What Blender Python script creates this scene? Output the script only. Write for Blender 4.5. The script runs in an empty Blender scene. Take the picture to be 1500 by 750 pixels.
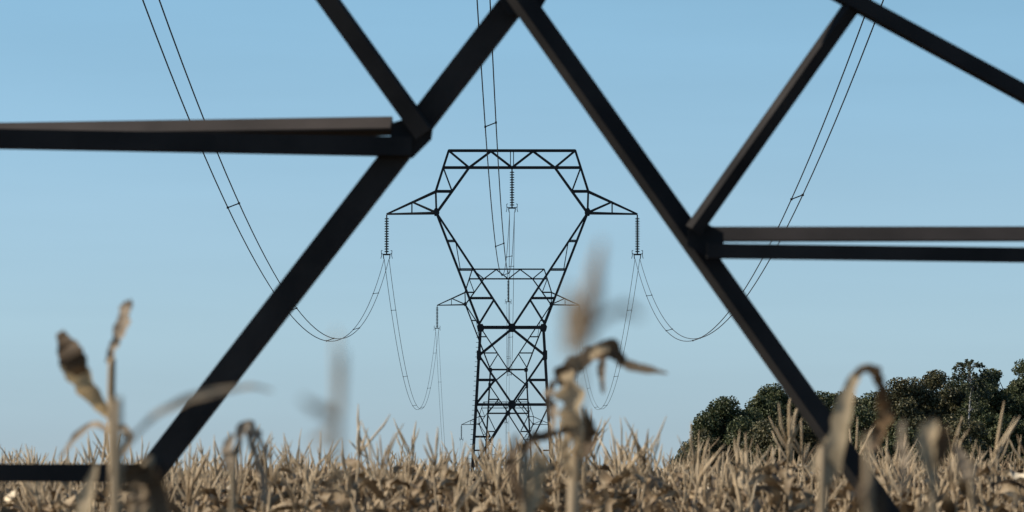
import bpy, math, random
import numpy as np
from mathutils import Vector, Matrix, Euler

R = math.radians
scene = bpy.context.scene
COL = scene.collection

# ------------------------------------------------------------------ camera, sky, sun, exposure
FPX = 5660.0                     # focal length in pixels of a 1500 px wide frame
EYE = Vector((0.0, 0.0, 1.9))
HORIZON = 715.0
PITCH = math.atan((HORIZON - 375.0) / FPX)

cam_data = bpy.data.cameras.new('camera')
cam = bpy.data.objects.new('camera', cam_data)
COL.objects.link(cam)
cam.location = EYE
cam.rotation_euler = (R(90) + PITCH, 0, 0)
cam_data.sensor_width = 36.0
cam_data.lens = FPX * 36.0 / 1500.0
cam_data.clip_start = 0.1
cam_data.clip_end = 30000
cam_data.dof.use_dof = True
cam_data.dof.focus_distance = 420.0
cam_data.dof.aperture_fstop = 8.5
scene.camera = cam

SUN_DIR = Vector((-0.83, 0.02, 0.55)).normalized()     # towards the sun
elev = math.asin(SUN_DIR.z)
azim = math.atan2(SUN_DIR.x, SUN_DIR.y)                # clockwise from +Y
world = bpy.data.worlds.new('World')
scene.world = world
world.use_nodes = True
nt = world.node_tree
sky = nt.nodes.new('ShaderNodeTexSky')
sky.sky_type = 'NISHITA'
sky.sun_disc = False
sky.sun_elevation = elev
sky.sun_rotation = azim
sky.altitude = 300.0
sky.air_density = 0.6
sky.dust_density = 0.0
sky.ozone_density = 3.0
bg = nt.nodes['Background']
bg.inputs['Strength'].default_value = 0.103
# the thin veil of dry air low over the horizon: a tint by elevation of the view direction
w_tc = nt.nodes.new('ShaderNodeTexCoord')
w_sep = nt.nodes.new('ShaderNodeSeparateXYZ')
nt.links.new(w_tc.outputs['Generated'], w_sep.inputs[0])
w_ramp = nt.nodes.new('ShaderNodeValToRGB')
w_stops = [(0.0, (0.62, 0.66, 0.80)), (0.016, (0.755, 0.785, 0.86)), (0.0415, (1.04, 1.03, 0.97)), (0.0733, (1.27, 1.25, 1.09)), (0.125, (1.42, 1.53, 1.27)), (0.5, (1.1, 1.15, 1.08))]
w_el = w_ramp.color_ramp.elements
w_el[0].position, w_el[0].color = 0.0, (*w_stops[0][1], 1)
w_el[1].position, w_el[1].color = 0.5, (*w_stops[-1][1], 1)
for w_p, w_c in w_stops[1:-1]:
    w_e = w_el.new(w_p)
    w_e.color = (*w_c, 1)
nt.links.new(w_sep.outputs['Z'], w_ramp.inputs[0])
w_mul = nt.nodes.new('ShaderNodeMix')
w_mul.data_type = 'RGBA'
w_mul.blend_type = 'MULTIPLY'
w_mul.inputs['Factor'].default_value = 1.0
nt.links.new(sky.outputs[0], w_mul.inputs[6])
nt.links.new(w_ramp.outputs[0], w_mul.inputs[7])
w_map = nt.nodes.new('ShaderNodeMapping')
w_map.inputs['Scale'].default_value = (6.0, 6.0, 60.0)
w_map.inputs['Rotation'].default_value = (0.0, 0.06, 0.0)
w_noise = nt.nodes.new('ShaderNodeTexNoise')
w_noise.inputs['Scale'].default_value = 1.0
w_noise.inputs['Detail'].default_value = 5.0
nt.links.new(w_tc.outputs['Generated'], w_map.inputs[0])
nt.links.new(w_map.outputs[0], w_noise.inputs['Vector'])
w_rng = nt.nodes.new('ShaderNodeMapRange')
w_rng.inputs['From Min'].default_value = 0.3
w_rng.inputs['From Max'].default_value = 0.7
w_rng.inputs['To Min'].default_value = 0.975
w_rng.inputs['To Max'].default_value = 1.03
nt.links.new(w_noise.outputs['Fac'], w_rng.inputs['Value'])
w_mul2 = nt.nodes.new('ShaderNodeMix')
w_mul2.data_type = 'RGBA'
w_mul2.blend_type = 'MULTIPLY'
w_mul2.inputs['Factor'].default_value = 1.0
nt.links.new(w_mul.outputs[2], w_mul2.inputs[6])
nt.links.new(w_rng.outputs[0], w_mul2.inputs[7])
nt.links.new(w_mul2.outputs[2], bg.inputs[0])

sun_l = bpy.data.lights.new('sun', 'SUN')
sun_l.energy = 5.0
sun_l.angle = R(0.53)
sun_l.color = (1.0, 0.91, 0.77)
sun = bpy.data.objects.new('sun', sun_l)
COL.objects.link(sun)
sun.location = (-60, 10, 60)
sun.rotation_euler = SUN_DIR.to_track_quat('Z', 'Y').to_euler()

scene.view_settings.view_transform = 'Standard'
scene.view_settings.look = 'None'
scene.view_settings.gamma = 1.0
scene.view_settings.exposure = 0.0
scene.view_settings.use_curve_mapping = False
scene.render.engine = 'CYCLES'
scene.cycles.max_bounces = 6
scene.cycles.diffuse_bounces = 3
scene.cycles.glossy_bounces = 2
scene.cycles.transmission_bounces = 3
scene.cycles.use_denoising = True

rng = np.random.default_rng(7)
rnd = random.Random(11)


def at(px, py, d):
    """The point at depth d (metres along +Y) seen at pixel (px, py) of the 1500x750 photograph."""
    v = Vector(((px - 750.0) / FPX, (375.0 - py) / FPX, -1.0))
    v = Matrix.Rotation(R(90) + PITCH, 3, 'X') @ v
    return EYE + v * (d / v.y)


# ------------------------------------------------------------------ helpers
def tag(o, label=None, cat=None, group=None, kind=None):
    if label: o['label'] = label
    if cat: o['category'] = cat
    if group: o['group'] = group
    if kind: o['kind'] = kind
    return o


def empty(name, loc=(0, 0, 0), rz=0.0, parent=None):
    o = bpy.data.objects.new(name, None)
    COL.objects.link(o)
    o.location = loc
    o.rotation_euler = (0, 0, rz)
    o.empty_display_size = 0.3
    if parent: o.parent = parent
    return o


class MB:
    """Collects quads; builds them as one mesh object."""
    def __init__(self):
        self.v, self.q, self.n = [], [], 0

    def add(self, v, q):
        v = np.asarray(v, float).reshape(-1, 3)
        self.v.append(v)
        self.q.append(np.asarray(q, int).reshape(-1, 4) + self.n)
        self.n += len(v)

    def arrays(self):
        return np.concatenate(self.v), np.concatenate(self.q)

    def build(self, name, mat, parent=None, loc=None, smooth=False):
        v, q = self.arrays()
        return mesh_object(name, v, q, mat, parent, loc, smooth)


def mesh_object(name, v, q, mat, parent=None, loc=None, smooth=False):
    me = bpy.data.meshes.new(name)
    me.vertices.add(len(v))
    me.vertices.foreach_set('co', np.asarray(v, np.float32).ravel())
    me.loops.add(len(q) * 4)
    me.loops.foreach_set('vertex_index', np.asarray(q, np.int32).ravel())
    me.polygons.add(len(q))
    me.polygons.foreach_set('loop_start', np.arange(0, len(q) * 4, 4, dtype=np.int32))
    me.polygons.foreach_set('loop_total', np.full(len(q), 4, np.int32))
    me.polygons.foreach_set('use_smooth', np.full(len(q), bool(smooth)))
    me.update(calc_edges=True)
    me.materials.append(mat)
    o = bpy.data.objects.new(name, me)
    COL.objects.link(o)
    if parent: o.parent = parent
    if loc is not None: o.location = loc
    return o


def nrm(a):
    a = np.asarray(a, float)
    return a / max(np.linalg.norm(a), 1e-9)


def frame_of(d, hint):
    d = nrm(d)
    u = np.cross(d, hint)
    if np.linalg.norm(u) < 1e-4:
        u = np.cross(d, (1.0, 0.0, 0.0))
    u = nrm(u)
    return u, nrm(np.cross(u, d))


def bar(mb, p, q, w, h=None, hint=(0, 1, 0)):
    """Rectangular bar from p to q; w is its width in the plane normal to hint, h along hint."""
    p, q = np.asarray(p, float), np.asarray(q, float)
    h = w if h is None else h
    u, n = frame_of(q - p, np.asarray(hint, float))
    c = [u * w / 2 + n * h / 2, -u * w / 2 + n * h / 2, -u * w / 2 - n * h / 2, u * w / 2 - n * h / 2]
    v = [p + x for x in c] + [q + x for x in c]
    mb.add(v, [(0, 1, 2, 3), (7, 6, 5, 4)] + [(i, i + 4, (i + 1) % 4 + 4, (i + 1) % 4) for i in range(4)])


def angle_bar(mb, p, q, w, roll=0.0, side=1, t=0.012, back=1, hint=(0, -1, 0)):
    """Rolled steel angle from p to q: one flange of width w square to hint, the other running back from one of its edges."""
    p, q = np.asarray(p, float), np.asarray(q, float)
    d = nrm(q - p)
    n = np.asarray(hint, float)
    n = nrm(n - d * np.dot(n, d))
    u = nrm(np.cross(d, n)) * side
    cr, sr = math.cos(roll), math.sin(roll)
    p = p - u * (w * sr / 2)
    q = q - u * (w * sr / 2)
    u, n = u * cr + n * sr, n * cr - u * sr
    b = -n * back
    sec = [(-w / 2, 0), (w / 2, 0), (w / 2, w), (w / 2 - t, w), (w / 2 - t, t), (-w / 2, t)]
    v = [p + u * x + b * y for x, y in sec] + [q + u * x + b * y for x, y in sec]
    qs = [(i, (i + 1) % 6, (i + 1) % 6 + 6, i + 6) for i in range(6)]
    qs += [(0, 5, 4, 1), (1, 4, 3, 2), (7, 10, 11, 6), (8, 9, 10, 7)]
    mb.add(v, qs)


def tube(mb, pts, rad, sides=6, cap=True):
    pts = np.asarray(pts, float)
    n = len(pts)
    rad = np.broadcast_to(np.asarray(rad, float), (n,)) if np.ndim(rad) else np.full(n, rad)
    tang = np.gradient(pts, axis=0)
    hint = np.array((0.31, 0.9, 0.2))
    v = []
    for i in range(n):
        u, w = frame_of(tang[i], hint)
        for k in range(sides):
            a = 2 * math.pi * k / sides
            v.append(pts[i] + rad[i] * (u * math.cos(a) + w * math.sin(a)))
    q = []
    for i in range(n - 1):
        for k in range(sides):
            k2 = (k + 1) % sides
            q.append((i * sides + k, i * sides + k2, (i + 1) * sides + k2, (i + 1) * sides + k))
    if cap and sides == 4:
        q += [(3, 2, 1, 0), tuple((n - 1) * 4 + k for k in range(4))]
    if cap and sides == 6:
        for b in (0, (n - 1) * 6):
            q += [(b, b + 1, b + 2, b + 3), (b + 3, b + 4, b + 5, b)]
    mb.add(v, q)


def plate(mb, c, poly, thick, axis='y'):
    """An even-sided gusset plate, outline poly in the XZ plane about c, thickness along Y."""
    n = len(poly)
    v = [(c[0] + x, c[1] - thick / 2, c[2] + z) for x, z in poly] + [(c[0] + x, c[1] + thick / 2, c[2] + z) for x, z in poly]
    q = [(i, (i + 1) % n, (i + 1) % n + n, i + n) for i in range(n)]
    if n == 4:
        q += [(0, 1, 2, 3), (7, 6, 5, 4)]
    if n == 6:
        q += [(0, 1, 2, 3), (3, 4, 5, 0), (9, 8, 7, 6), (6, 11, 10, 9)]
    mb.add(v, q)


def catmull(pts, n):
    pts = np.asarray(pts, float)
    P = np.vstack([2 * pts[0] - pts[1], pts, 2 * pts[-1] - pts[-2]])
    out = []
    m = len(pts) - 1
    for s in np.linspace(0, m, n):
        i = min(int(s), m - 1)
        t = s - i
        a, b, c, d = P[i], P[i + 1], P[i + 2], P[i + 3]
        out.append(0.5 * (2 * b + (c - a) * t + (2 * a - 5 * b + 4 * c - d) * t * t + (3 * b - a - 3 * c + d) * t ** 3))
    return np.array(out)


# ------------------------------------------------------------------ materials
def principled(name, rough=0.7, metallic=0.0, spec=0.3):
    m = bpy.data.materials.new(name)
    m.use_nodes = True
    b = m.node_tree.nodes['Principled BSDF']
    b.inputs['Roughness'].default_value = rough
    b.inputs['Metallic'].default_value = metallic
    b.inputs['Specular IOR Level'].default_value = spec
    return m, m.node_tree, b


def ramp(ntree, stops):
    r = ntree.nodes.new('ShaderNodeValToRGB')
    e = r.color_ramp.elements
    e[0].position, e[0].color = stops[0][0], (*stops[0][1], 1)
    e[1].position, e[1].color = stops[-1][0], (*stops[-1][1], 1)
    for p, c in stops[1:-1]:
        x = e.new(p)
        x.color = (*c, 1)
    return r


def noise(ntree, scale, detail=4, coord='Object', stretch=None):
    tc = ntree.nodes.new('ShaderNodeTexCoord')
    n = ntree.nodes.new('ShaderNodeTexNoise')
    n.inputs['Scale'].default_value = scale
    n.inputs['Detail'].default_value = detail
    if stretch:
        mp = ntree.nodes.new('ShaderNodeMapping')
        mp.inputs['Scale'].default_value = stretch
        ntree.links.new(tc.outputs[coord], mp.inputs[0])
        ntree.links.new(mp.outputs[0], n.inputs['Vector'])
    else:
        ntree.links.new(tc.outputs[coord], n.inputs['Vector'])
    return n


def steel_material(name, dark, light, scale, rough=0.55, spec=0.35):
    m, t, b = principled(name, rough, 0.0, spec)
    n = noise(t, scale, 6)
    r = ramp(t, [(0.3, dark), (0.7, light)])
    t.links.new(n.outputs['Fac'], r.inputs[0])
    t.links.new(r.outputs[0], b.inputs['Base Color'])
    n2 = noise(t, scale * 8, 3)
    bp = t.nodes.new('ShaderNodeBump')
    bp.inputs['Strength'].default_value = 0.15
    bp.inputs['Distance'].default_value = 0.004
    t.links.new(n2.outputs['Fac'], bp.inputs['Height'])
    t.links.new(bp.outputs[0], b.inputs['Normal'])
    return m


def leafy_material(name, stops, translucent, rough=0.65, mottle=9.0, mot_amt=0.45, spec=0.25):
    """Colour differs from leaf to leaf (each is an island of the mesh) and is mottled along it."""
    m, t, b = principled(name, rough, 0.0, spec)
    g = t.nodes.new('ShaderNodeNewGeometry')
    n = noise(t, mottle, 4)
    mx = t.nodes.new('ShaderNodeMath')
    mx.operation = 'MULTIPLY_ADD'
    sb = t.nodes.new('ShaderNodeMath')
    sb.operation = 'SUBTRACT'
    sb.inputs[1].default_value = 0.5
    t.links.new(n.outputs['Fac'], sb.inputs[0])
    t.links.new(sb.outputs[0], mx.inputs[0])
    mx.inputs[1].default_value = mot_amt * 2
    t.links.new(g.outputs['Random Per Island'], mx.inputs[2])
    mx.use_clamp = True
    r = ramp(t, stops)
    t.links.new(mx.outputs[0], r.inputs[0])
    t.links.new(r.outputs[0], b.inputs['Base Color'])
    tr = t.nodes.new('ShaderNodeBsdfTranslucent')
    t.links.new(r.outputs[0], tr.inputs['Color'])
    ms = t.nodes.new('ShaderNodeMixShader')
    ms.inputs[0].default_value = translucent
    t.links.new(b.outputs[0], ms.inputs[1])
    t.links.new(tr.outputs[0], ms.inputs[2])
    t.links.new(ms.outputs[0], t.nodes['Material Output'].inputs['Surface'])
    return m


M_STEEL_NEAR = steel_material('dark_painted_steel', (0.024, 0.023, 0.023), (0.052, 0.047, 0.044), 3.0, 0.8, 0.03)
M_STEEL_PLAN = steel_material('sunlit_brown_steel', (0.06, 0.052, 0.047), (0.095, 0.08, 0.072), 3.0, 0.75, 0.08)  # same steel as the other near bars; sunlight put into its lighter brown
M_STEEL_FAR = steel_material('weathered_lattice_steel', (0.024, 0.026, 0.028), (0.05, 0.05, 0.05), 0.8, 0.7, 0.1)
M_WIRE = steel_material('conductor_aluminium', (0.03, 0.03, 0.032), (0.05, 0.05, 0.05), 0.2, 0.6, 0.2)
M_INSUL = steel_material('insulator_glass', (0.02, 0.028, 0.03), (0.04, 0.05, 0.05), 5.0, 0.35, 0.3)
M_CONCRETE = steel_material('concrete', (0.25, 0.24, 0.22), (0.38, 0.36, 0.33), 4.0, 0.9, 0.2)
STRAW = [(0.0, (0.026, 0.016, 0.009)), (0.3, (0.085, 0.054, 0.029)), (0.55, (0.25, 0.175, 0.10)), (0.82, (0.53, 0.41, 0.265)), (1.0, (0.85, 0.72, 0.53))]
M_LEAF = leafy_material('dry_maize_leaf', STRAW, 0.08, 0.6, 9.0, 0.6)
M_STEM = leafy_material('dry_maize_stem', [(0.0, (0.14, 0.095, 0.055)), (0.5, (0.36, 0.265, 0.16)), (1.0, (0.54, 0.42, 0.27))], 0.0, 0.6, 10.0, 0.4)
M_TASSEL = leafy_material('dry_maize_tassel', [(0.0, (0.24, 0.16, 0.095)), (0.5, (0.50, 0.37, 0.225)), (1.0, (0.72, 0.565, 0.375))], 0.1, 0.75, 14.0, 0.3)
M_HUSK = leafy_material('dry_maize_husk', [(0.0, (0.30, 0.21, 0.12)), (0.5, (0.50, 0.39, 0.25)), (1.0, (0.66, 0.56, 0.40))], 0.1, 0.6, 12.0, 0.3)
M_OAK = leafy_material('oak_leaf', [(0.0, (0.022, 0.034, 0.014)), (0.5, (0.075, 0.092, 0.038)), (0.85, (0.14, 0.15, 0.066)), (1.0, (0.19, 0.18, 0.09))], 0.2, 0.5, 0.35, 0.35, 0.3)
M_OAK_WARM = leafy_material('turning_oak_leaf', [(0.0, (0.03, 0.034, 0.016)), (0.5, (0.10, 0.098, 0.047)), (0.85, (0.17, 0.15, 0.075)), (1.0, (0.22, 0.18, 0.09))], 0.2, 0.5, 0.35, 0.35, 0.3)
M_BIRCH = leafy_material('birch_leaf', [(0.0, (0.04, 0.052, 0.025)), (0.5, (0.075, 0.09, 0.045)), (1.0, (0.13, 0.13, 0.07))], 0.25, 0.5, 0.4, 0.3, 0.3)
M_BARK = steel_material('bark', (0.03, 0.024, 0.018), (0.09, 0.075, 0.06), 2.0, 0.9, 0.2)
M_BIRCH_BARK = steel_material('birch_bark', (0.22, 0.2, 0.18), (0.55, 0.53, 0.5), 1.5, 0.8, 0.2)


def ground_material():
    m, t, b = principled('soil_and_stubble', 0.95, 0.0, 0.1)
    n = noise(t, 0.9, 8, 'Object')
    r = ramp(t, [(0.25, (0.035, 0.024, 0.015)), (0.5, (0.085, 0.06, 0.036)), (0.75, (0.17, 0.125, 0.075))])
    t.links.new(n.outputs['Fac'], r.inputs[0])
    n2 = noise(t, 0.006, 3, 'Object')
    r2 = ramp(t, [(0.42, (0.17, 0.13, 0.075)), (0.58, (0.07, 0.085, 0.03))])
    t.links.new(n2.outputs['Fac'], r2.inputs[0])
    sep = t.nodes.new('ShaderNodeSeparateXYZ')
    tc = t.nodes.new('ShaderNodeTexCoord')
    t.links.new(tc.outputs['Object'], sep.inputs[0])
    mr = t.nodes.new('ShaderNodeMapRange')
    mr.inputs['From Min'].default_value = 480
    mr.inputs['From Max'].default_value = 520
    t.links.new(sep.outputs['Y'], mr.inputs['Value'])
    mx = t.nodes.new('ShaderNodeMix')
    mx.data_type = 'RGBA'
    t.links.new(mr.outputs[0], mx.inputs['Factor'])
    t.links.new(r.outputs[0], mx.inputs[6])
    t.links.new(r2.outputs[0], mx.inputs[7])
    t.links.new(mx.outputs[2], b.inputs['Base Color'])
    bp = t.nodes.new('ShaderNodeBump')
    bp.inputs['Strength'].default_value = 0.6
    bp.inputs['Distance'].default_value = 0.05
    t.links.new(n.outputs['Fac'], bp.inputs['Height'])
    t.links.new(bp.outputs[0], b.inputs['Normal'])
    return m


# ------------------------------------------------------------------ ground: one gently rolling sheet
Z_KNOTS_Y = np.array([-300, 0, 430, 560, 706, 820, 980, 1123, 1400, 2200, 9000, 20000], float)
Z_KNOTS_Z = np.array([0, 0, 0, 2.6, 5.0, 1.5, -7, -10, -10, -12, -20, -40], float)


def ground_z(y):
    y = np.asarray(y, float)
    i = np.clip(np.searchsorted(Z_KNOTS_Y, y, side='right') - 1, 0, len(Z_KNOTS_Y) - 2)
    t = np.clip((y - Z_KNOTS_Y[i]) / (Z_KNOTS_Y[i + 1] - Z_KNOTS_Y[i]), 0, 1)
    t = t * t * (3 - 2 * t)
    return Z_KNOTS_Z[i] * (1 - t) + Z_KNOTS_Z[i + 1] * t


gy = np.concatenate([np.arange(-300, 1500, 20), np.linspace(1500, 20000, 60)])
gx = np.concatenate([np.linspace(-9000, -300, 20), np.linspace(-280, 280, 29), np.linspace(300, 9000, 20)])
GX, GY = np.meshgrid(gx, gy)
GZ = ground_z(GY)
nx, ny = len(gx), len(gy)
ii, jj = np.meshgrid(np.arange(nx - 1), np.arange(ny - 1))
b0 = (jj * nx + ii).ravel()
ground = mesh_object('ground', np.stack([GX, GY, GZ], -1).reshape(-1, 3), np.stack([b0, b0 + 1, b0 + nx + 1, b0 + nx], -1), ground_material(), smooth=True)
tag(ground, 'brown soil of the maize field rolling away to the horizon', 'ground', kind='structure')

# ------------------------------------------------------------------ the lattice pylons of the line
S = 14.15                                     # photograph pixels per metre at the middle pylon


def X(px): return px / S
def Z(py): return (742.0 - py) / S


def half_depth(z):
    zw = Z(480)
    if z >= zw:
        return 1.5 + (0.75 - 1.5) * (z - zw) / (Z(220) - zw)
    return 3.0 + (1.5 - 3.0) * z / zw


def both(mb, a, b, w, dz=0.0, tip=None):
    """The same member in the front and the back plane of the pylon."""
    for s in (-1, 1):
        pa = (a[0], s * (0.06 if tip == 'a' else half_depth(a[1])), a[1] + dz)
        pb = (b[0], s * (0.06 if tip == 'b' else half_depth(b[1])), b[1] + dz)
        bar(mb, pa, pb, w)


def across(mb, a, w, dz=0.0):
    bar(mb, (a[0], -half_depth(a[1]), a[1] + dz), (a[0], half_depth(a[1]), a[1] + dz), w, hint=(1, 0, 0))


def zig(mb, a, b, w, dz=0.0, flip=False):
    """Side lacing from the front plane at a to the back plane at b."""
    s = 1 if flip else -1
    bar(mb, (a[0], s * half_depth(a[1]), a[1] + dz), (b[0], -s * half_depth(b[1]), b[1] + dz), w, hint=(1, 0, 0))


def P(px, py): return (X(px), Z(py))


HEAVY, MID, THIN = 0.23, 0.168, 0.108


def pylon_head(root, dz=0.0):
    m = M_STEEL_FAR
    b = MB()                                  # bridge between the two horns
    both(b, P(-93, 220), P(93, 220), MID, dz)
    both(b, P(-101, 245), P(101, 245), MID, dz)
    pts = [P(-93, 220), P(-63, 245), P(-31, 221), P(0, 245), P(31, 221), P(63, 245), P(93, 220)]
    for p, q in zip(pts, pts[1:]):
        both(b, p, q, THIN + 0.03, dz)
    for p in pts + [P(-101, 245), P(101, 245)]:
        across(b, p, THIN, dz)
    for p, q in zip(pts, pts[2:]):
        zig(b, p, q, THIN * 0.8, dz)
    b.build('bridge_beam', m, root)
    h = MB()                                  # hanger frame above the middle string
    for s in (-1, 1):
        bar(h, (s * 0.16, 0, Z(221) + dz), (s * 0.16, 0, Z(245) + dz), 0.09)
    bar(h, (-0.4, 0, Z(245) + dz), (0.4, 0, Z(245) + dz), 0.28)
    h.build('hanger', m, root)
    for s in (-1, 1):
        c = MB()
        T = lambda px, py: P(s * px, py)
        both(c, T(93, 220), T(101, 245), MID, dz)
        both(c, T(101, 245), T(112, 280), MID, dz)
        both(c, T(112, 280), T(111, 312), MID, dz)
        both(c, T(63, 245), T(88, 280), MID, dz)
        both(c, T(88, 280), T(111, 312), MID, dz)
        both(c, T(112, 280), T(88, 280), MID, dz)
        both(c, T(101, 245), T(88, 280), THIN + 0.03, dz)
        for p in (T(112, 280), T(88, 280), T(101, 245)):
            across(c, p, THIN, dz)
        zig(c, T(101, 245), T(112, 280), THIN * 0.8, dz)
        zig(c, T(63, 245), T(88, 280), THIN * 0.8, dz, True)
        c.build('horn', m, root)
        a = MB()
        both(a, T(111, 280), T(184, 313.5), MID, dz, 'b')
        both(a, T(111, 312), T(184, 313.5), MID, dz, 'b')
        for k in (-1, 1):
            hd = half_depth(Z(312)) * 0.5
            z_up, z_lo = Z(295.5) + dz, Z(312.6) + dz
            bar(a, (X(s * 147), k * hd, z_up), (X(s * 147), k * hd, z_lo), THIN)
            bar(a, (X(s * 147), k * hd, z_up), (X(s * 112), k * half_depth(Z(312)), Z(311) + dz), THIN + 0.03)
        bar(a, (X(s * 147), -hd, z_lo), (X(s * 147), hd, z_lo), THIN, hint=(1, 0, 0))
        bar(a, (X(s * 112), -half_depth(Z(312)), Z(312) + dz), (X(s * 147), hd, z_lo), THIN * 0.8, hint=(0, 0, 1))
        a.build('crossarm', m, root)
        f = MB()                              # the slanting fork leg under the arm
        both(f, T(111, 312), T(46, 480), HEAVY, dz)
        both(f, T(108, 316), T(1.5, 478), MID, dz)
        o = lambda y: 111 - 65 * (y - 312) / 168
        i = lambda y: 110 - 109 * (y - 314) / 165
        for y in (353, 395, 437):
            both(f, T(o(y), y), T(i(y), y), THIN + 0.02, dz)
            across(f, T(o(y), y), THIN, dz)
            across(f, T(i(y), y), THIN, dz)
        both(f, T(i(356), 356), T(o(395) - 3, 395), THIN * 0.8, dz)
        both(f, T(i(440), 440), T(47, 473), THIN + 0.02, dz)
        ys = (312, 353, 395, 437, 480)
        for y0, y1 in zip(ys, ys[1:]):
            zig(f, T(o(y0), y0), T(o(y1), y1), THIN * 0.8, dz, y0 in (353, 437))
        f.build('fork_leg', m, root)
        for k in (-1, 1):
            g = MB()
            plate(g, (X(s * 111), k * (half_depth(Z(312)) + 0.14), Z(311) + dz), [(-.22, -.3), (.22, -.3), (.3, .1), (.12, .38), (-.12, .38), (-.3, .1)], 0.03)
            g.build('gusset_plate', m, root)


def pylon_body(root):
    m = M_STEEL_FAR
    lx = lambda y: 46 + 12 * (y - 480) / 210
    w = MB()
    both(w, P(-46, 480), P(46, 480), HEAVY)
    for p in (P(-46, 480), P(0, 480), P(46, 480)):
        across(w, p, MID)
    w.build('waist_beam', m, root)
    for px, r in ((-46, 0.38), (0, 0.42), (46, 0.38)):
        for k in (-1, 1):
            g = MB()
            y = k * (half_depth(Z(480)) + 0.14)
            plate(g, (X(px), y, Z(480)), [(-r * .7, -r), (r * .7, -r), (r, 0), (r * .6, r * .8), (-r * .6, r * .8), (-r, 0)], 0.03)
            g.build('gusset_plate', m, root)
    feet_z = 0.25
    for sx in (-1, 1):
        for sy in (-1, 1):
            l = MB()
            top, foot = Z(480), feet_z
            xf = X(lx(742))
            bar(l, (sx * X(46), sy * half_depth(top), top), (sx * xf, sy * half_depth(foot), foot), HEAVY + 0.03)
            leg = l.build('leg', m, root)
            if sx == -1 and sy == -1:
                for k in range(30):
                    st = MB()
                    z = 3.4 + k * 0.5
                    t = (top - z) / (top - foot)
                    xx = -(X(46) + (xf - X(46)) * t)
                    bar(st, (xx - 0.13, -half_depth(z), z), (xx - 0.36, -half_depth(z), z), 0.05)
                    st.build('step_bolt', m, leg)
            ft = MB()
            plate(ft, (sx * xf, sy * half_depth(0), -0.1), [(-.45, -.6), (.45, -.6), (.32, .4), (-.32, .4)], 0.8)
            ft.build('footing', M_CONCRETE, root)
    # panel bracing: front and back faces, then the sides
    for sy in (-1, 1):
        b = MB()
        def seg(p, q, wd, b=b, sy=sy):
            bar(b, (X(p[0]), sy * half_depth(Z(p[1])), Z(p[1])), (X(q[0]), sy * half_depth(Z(q[1])), Z(q[1])), wd)
        for s in (-1, 1):
            seg((0, 482), (s * lx(521), 521), MID)
            seg((s * lx(521), 521), (0, 592), MID)
            seg((s * lx(557), 557), (s * 25, 557), MID)
            seg((s * 25, 557), (s * lx(592), 592), THIN + 0.04)
        b.build('cross_brace', m, root)
        b = MB()
        def seg2(p, q, wd, b=b, sy=sy):
            bar(b, (X(p[0]), sy * half_depth(Z(p[1])), Z(p[1])), (X(q[0]), sy * half_depth(Z(q[1])), Z(q[1])), wd)
        for s in (-1, 1):
            seg2((0, 595), (s * lx(686), 686), MID)
            seg2((s * lx(640), 640), (s * 32, 640), MID * 0.9)
            seg2((s * 32, 640), (s * lx(597), 597), THIN + 0.04)
            seg2((s * lx(660), 660), (s * 45, 660), THIN)
        b.build('cross_brace', m, root)
        g = MB()
        y = sy * (half_depth(Z(593)) + 0.14)
        plate(g, (0, y, Z(593)), [(-.25, -.4), (.25, -.4), (.45, 0), (.25, .4), (-.25, .4), (-.45, 0)], 0.03)
        g.build('gusset_plate', m, root)
        for s in (-1, 1):
            g = MB()
            plate(g, (s * X(lx(521)), sy * (half_depth(Z(521)) + 0.16), Z(521)), [(-.22, -.45), (.22, -.45), (.22, .45), (-.22, .45)], 0.03)
            g.build('gusset_plate', m, root)
    h = MB()
    both(h, P(-lx(593), 593), P(lx(593), 593), MID + 0.03)
    for s in (-1, 1):
        across(h, P(s * lx(593), 593), MID)
    bar(h, (-X(lx(593)), -half_depth(Z(593)), Z(593)), (X(lx(593)), half_depth(Z(593)), Z(593)), THIN, hint=(0, 0, 1))
    h.build('belt_frame', m, root)
    for s in (-1, 1):
        b = MB()
        for y0, y1 in ((480, 521), (521, 593), (593, 686)):
            zig(b, P(s * lx(y0), y0), P(s * lx(y1), y1), MID * 0.8)
            zig(b, P(s * lx(y0), y0), P(s * lx(y1), y1), MID * 0.8, 0, True)
            across(b, P(s * lx(y1), y1), THIN)
        b.build('cross_brace', m, root)


def copy_tree(o, parent=None):
    c = o.copy()
    COL.objects.link(c)
    c.parent = parent
    for ch in list(o.children):
        copy_tree(ch, c)
    return c


def centre_x(px, d): return (px - 750.0) / FPX * d


D1, D2, D3 = 400.0, 706.0, 1123.0
PYLONS = [(centre_x(750, D1), D1, 0.0), (centre_x(744.5, D2), D2, 5.0), (centre_x(741.5, D3), D3, -10.0)]
LINE = 'lattice pylons of the power line'
mid = empty('lattice_pylon', (PYLONS[0][0], D1, 0.0))
pylon_head(mid)
pylon_body(mid)
tag(mid, 'tall dark lattice pylon standing whole in the middle of the maize field', 'pylon', LINE)
second = copy_tree(mid)
second.location = (PYLONS[1][0], D2, float(ground_z(D2)))
tag(second, 'smaller lattice pylon seen through the legs of the tall dark one', 'pylon', LINE)
third = copy_tree(mid)
third.location = (PYLONS[2][0], D3, float(ground_z(D3)))
tag(third, 'tiniest lattice pylon, low between the feet of the tall dark one', 'pylon', LINE)
for o in (second, third):
    for lg in o.children:
        if lg.name.startswith('leg'):
            for stp in list(lg.children):
                bpy.data.objects.remove(stp)

# insulator strings and their yokes
STR = 4.15


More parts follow.
